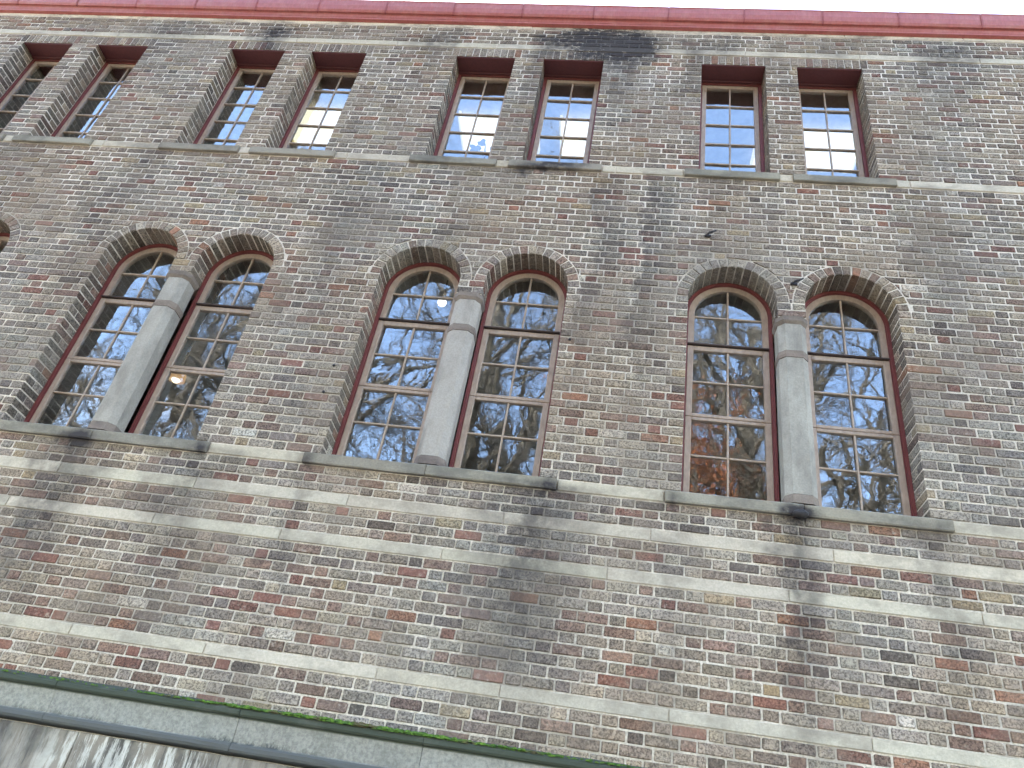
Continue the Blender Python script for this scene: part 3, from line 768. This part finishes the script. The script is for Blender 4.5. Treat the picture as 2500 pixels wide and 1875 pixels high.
tag(mb.build('moss', 'moss', plinth), 'bright green moss growing along the plinth ledge', kind='stuff')

# ------------------------------------------------------------------ small ironwork
def tube(mb, pts, r, sides=6):
    v = []; f = []
    for i, p in enumerate(pts):
        d = (Vector(pts[min(i + 1, len(pts) - 1)]) - Vector(pts[max(i - 1, 0)])).normalized()
        u = d.orthogonal().normalized(); w = d.cross(u)
        rr = r[i] if isinstance(r, (list, tuple)) else r
        for q in range(sides):
            a = 2 * math.pi * q / sides; c = Vector(p) + rr * (u * math.cos(a) + w * math.sin(a)); v.append(tuple(c))
    for i in range(len(pts) - 1):
        for q in range(sides): f.append((i * sides + q, i * sides + (q + 1) % sides, (i + 1) * sides + (q + 1) % sides, (i + 1) * sides + q))
    f += [tuple(range(sides - 1, -1, -1)), tuple((len(pts) - 1) * sides + q for q in range(sides))]
    mb.add(v, f)
def hook(x, z, label):
    h = tag(empty('iron_hook', None, (x, 0, z)), label, 'hook', 'iron hooks on the brick wall')
    mb = MB(); mb.box(-.028, .028, -.016, .006, -.012, .014, .004); mb.build('plate', 'iron', h)
    mb = MB(); tube(mb, [(-.02, -.012, -.002), (.0, -.045, -.006), (.035, -.062, .0), (.062, -.058, .02), (.072, -.05, .036)], [.011, .011, .010, .008, .005]); mb.build('arm', 'iron', h)
hook(.096, 6.75, 'small rusty iron hook on bare brick above the rightmost arched pair')
hook(.805, 6.25, 'small rusty iron hook between the two rightmost arch heads')
mb = MB()
loft_pts = [(0.0, .05, .026), (-.035, .055, .034), (-.062, .05, .026), (-.075, .03, .012)]
v = []; f = []; m = 10
for (y, rx, rz) in loft_pts:
    for q in range(m):
        a = 2 * math.pi * q / m; v.append((.742 + rx * math.cos(a) + jit(.004), y + jit(.003), 4.128 + rz * math.sin(a) + jit(.004) - (.0 if y > -.03 else .008)))
for i in range(3):
    for q in range(m): f.append((i * m + q, i * m + (q + 1) % m, (i + 1) * m + (q + 1) % m, (i + 1) * m + q))
f.append(tuple(3 * m + q for q in range(m)))
mb.add(v, f); mb.build('drain_spout', 'iron', building, True)
mb = MB()
for (x, z) in ((-2.851, 5.019), (-2.861, 4.759), (-.985, 5.48)):
    tube(mb, [(x, .002, z), (x + .004, -.012, z - .002), (x + .006, -.018, z - .004)], [.012, .011, .006], 8)
mb.build('plugged_holes', 'iron', building)

# ------------------------------------------------------------------ lamps and plant inside, seen through the panes
def light_panel(x0, x1, y0, y1, label):
    t = tag(empty('ceiling_light', None, ((x0 + x1) / 2, (y0 + y1) / 2, 9.70)), label, 'ceiling light', 'lit ceiling lights on the top floor')
    hx, hy = (x1 - x0) / 2, (y1 - y0) / 2
    mb = MB(); mb.box(-hx + .03, hx - .03, -hy, hy, -.012, .0); mb.build('diffuser', 'light', t)
    mb = MB(); mb.box(-hx, -hx + .028, -hy, hy, -.016, .079); mb.box(hx - .028, hx, -hy, hy, -.016, .079); mb.build('housing', 'light_rim', t)
light_panel(.80, 2.02, 1.06, 1.66, 'bright ceiling light in the rightmost square-headed window')
light_panel(-1.58, -.45, 1.06, 1.64, 'bright ceiling light filling the right panes of the third square window from the right')
light_panel(-2.86, -1.85, 1.06, 1.60, 'bright ceiling light behind dark plant leaves in a square-headed window')
light_panel(-5.20, -4.25, 1.06, 1.66, 'bright ceiling light with yellow left edge in the fifth square window from the right')
pl = tag(empty('house_plant', None, (-2.30, .75, 7.35)), 'house plant with dark leaves behind a square-headed window', 'plant')
mb = MB(); tube(mb, [(0, 0, .5), (.02, 0, 1.1), (-.03, .05, 1.45)], [.02, .015, .008]); mb.build('stem', 'bark', pl)
mb = MB(); tube(mb, [(0, 0, 0), (0, 0, .4), (0, 0, .52)], [.12, .16, .17], 12); mb.build('pot', 'red', pl)
for i in range(15):
    mb = MB(); a = random.uniform(0, 6.28); ln = random.uniform(.08, .13); bx, bz = jit(.20), 1.18 + random.random() * .30
    pts = [(bx + math.cos(a) * ln * t + math.sin(a) * w * ln, bz + math.sin(a) * ln * t - math.cos(a) * w * ln) for t, w in ((0, 0), (.3, .28), (.7, .3), (1, 0), (.7, -.3), (.3, -.28))]
    yl = jit(.05); mb.prism(pts, yl, yl + .003); mb.build('leaf', 'plant', pl)
def sphere(mb, c, r, n=14, k=1.0):
    v = []; f = []
    for i in range(n + 1):
        t = math.pi * i / n
        for q in range(n): a = 2 * math.pi * q / n; v.append((c[0] + r * math.sin(t) * math.cos(a), c[1] + r * math.sin(t) * math.sin(a), c[2] + k * r * math.cos(t)))
    for i in range(n):
        for q in range(n): f.append((i * n + q, i * n + (q + 1) % n, (i + 1) * n + (q + 1) % n, (i + 1) * n + q))
    mb.add(v, f)
g = tag(empty('globe_lamp', None, (-2.43, 1.05, 6.64)), 'lit white globe lamp behind the top panes of the middle arched pair', 'lamp')
mb = MB(); sphere(mb, (0, 0, 0), .046); mb.build('globe', 'globe', g, True)
mb = MB(); tube(mb, [(0, 0, .045), (0, 0, .41)], .008); mb.build('rod', 'iron', g)
g = tag(empty('pendant_lamp', None, (-4.82, 1.0, 5.39)), 'lit amber pendant lamp low behind the leftmost full arched pair', 'lamp')
mb = MB(); sphere(mb, (0, 0, -.02), .038, 12, .75); mb.build('bulb', 'globe', g, True)
mb = MB(); tube(mb, [(0, 0, -.02), (0, 0, .04), (0, 0, .09), (0, 0, .11)], [.085, .08, .05, .02], 16); mb.build('lamp_shade', 'amber', g)
mb = MB(); tube(mb, [(0, 0, .11), (0, 0, 1.66)], .006); mb.build('cord', 'iron', g)

# ------------------------------------------------------------------ trees behind the viewer, mirrored in the panes
class Tree:
    def __init__(s, seed): s.r = random.Random(seed); s.trunk = MB(); s.crown = MB(); s.tips = []
    def branch(s, p, d, length, r0, level, spec):
        R_ = s.r; n = 5 if level < 2 else (4 if level == 2 else 3); pts = [p]; rad = [r0]; q = Vector(p); dd = d.normalized()
        r1 = r0 * (.45 if level else .55)
        for i in range(n):
            up = .10 if level else .0
            dd = (dd + Vector((R_.gauss(0, 1), R_.gauss(0, 1), R_.gauss(0, 1) + up)) * (.06 if level == 0 else .22)).normalized()
            q = q + dd * (length / n); pts.append(tuple(q)); rad.append(r0 + (r1 - r0) * (i + 1) / n)
        tube(s.trunk if level == 0 else s.crown, pts, rad, (9, 6, 4, 3, 3)[level])
        if level >= len(spec): s.tips.append(pts[-1]); s.tips.append(pts[1]); return
        cnt, lr, lo = spec[level]
        for i in range(cnt):
            t = lo + (1 - lo) * (i + R_.random()) / cnt; k = min(int(t * n), n - 1); ft = t * n - k
            b = Vector(pts[k]).lerp(Vector(pts[k + 1]), ft); ax = (Vector(pts[k + 1]) - Vector(pts[k])).normalized()
            side = ax.orthogonal().normalized(); side.rotate(Matrix.Rotation(i * 2.4 + R_.random() * 1.2, 3, ax))
            ang = R_.uniform(.55, 1.05); nd = ax * math.cos(ang) + side * math.sin(ang)
            if level == 0: nd.z += .1
            rr = (rad[k] + (rad[k + 1] - rad[k]) * ft) * R_.uniform(.36, .54)
            s.branch(tuple(b), nd, length * lr * R_.uniform(.7, 1.2) * (1.1 - .35 * t), max(rr, .0042), level + 1, spec)
    def make(s, name, leaves=0):
        root = empty(name); s.trunk.build('trunk', 'bark', root, True); s.crown.build('crown', 'bark', root)
        if leaves:
            mb = MB()
            for _ in range(leaves):
                t = s.r.choice(s.tips); c = Vector(t) + Vector((s.r.gauss(0, .12), s.r.gauss(0, .12), s.r.gauss(0, .12)))
                u = Vector((s.r.gauss(0, 1), s.r.gauss(0, 1), s.r.gauss(0, 1))).normalized(); w = u.orthogonal().normalized(); l = s.r.uniform(.03, .05)
                mb.add([tuple(c - u * l), tuple(c + w * l * .6), tuple(c + u * l), tuple(c - w * l * .6)], [(0, 1, 2, 3)])
            mb.build('foliage', 'leaf', root)
        return root
protos = []
for seed, H, spec, lv in ((11, 13.5, [(14, .46, .24), (9, .46, .12), (7, .5, .1), (7, .6, .05)], 0), (23, 12.0, [(14, .50, .20), (9, .46, .1), (7, .5, .1), (7, .6, .05)], 0), (37, 9.5, [(13, .52, .2), (9, .46, .15), (7, .5, .1), (5, .55, .1)], 24000)):
    t = Tree(seed); t.branch((0, 0, -.1), Vector((.03, .02, 1)), H, .30, 0, spec); protos.append(t.make('copper_tree' if lv else 'bare_tree', lv))
def copy_tree(o):
    c = o.copy(); COL.objects.link(c)
    for ch in list(o.children): d = ch.copy(); COL.objects.link(d); d.parent = c
    return c
TREES = [(0, -3.2, -11.5, .3, 1.18, 'tall bare tree mirrored in the middle arched pair'), (1, -8.2, -11.0, 1.9, 1.25, 'bare tree mirrored in the second arched window from the left edge'),
         (0, -13.5, -12.5, 3.4, 1.15, 'bare tree mirrored in the leftmost arched panes'), (1, 5.2, -11.5, 4.4, 1.3, 'bare tree mirrored in the rightmost arched window'),
         (1, -.4, -15.5, 5.2, 1.45, 'bare tree further back, mirrored between the middle and right arched pairs'), (0, 9.5, -14.0, .9, 1.2, 'bare tree at the far right end of the mirrored row'),
         (0, -18.5, -16.0, 2.5, 1.2, 'bare tree at the far left end of the mirrored row'), (2, 1.9, -11.5, 0, 1.05, 'tree with copper autumn leaves mirrored in the left window of the rightmost arched pair'),
         (0, 2.6, -16.5, 2.9, 1.5, 'tallest bare tree, its thin twigs mirrored in the rightmost square-headed windows'), (1, -6.0, -17.0, .2, 1.4, 'bare tree further back, mirrored between the left and middle arched pairs'),
         (1, -11.0, -18.5, 3.6, 1.4, 'bare tree further back behind the leftmost mirrored trees')]
used = set()
for (i, x, y, rz, sc, lab) in TREES:
    t = protos[i] if i not in used else copy_tree(protos[i]); used.add(i)
    t.location = (x, y, 0); t.rotation_euler.z = rz; t.scale = (sc * .92, sc * .92, sc)
    tag(t, lab, 'tree', 'trees mirrored in the window panes')
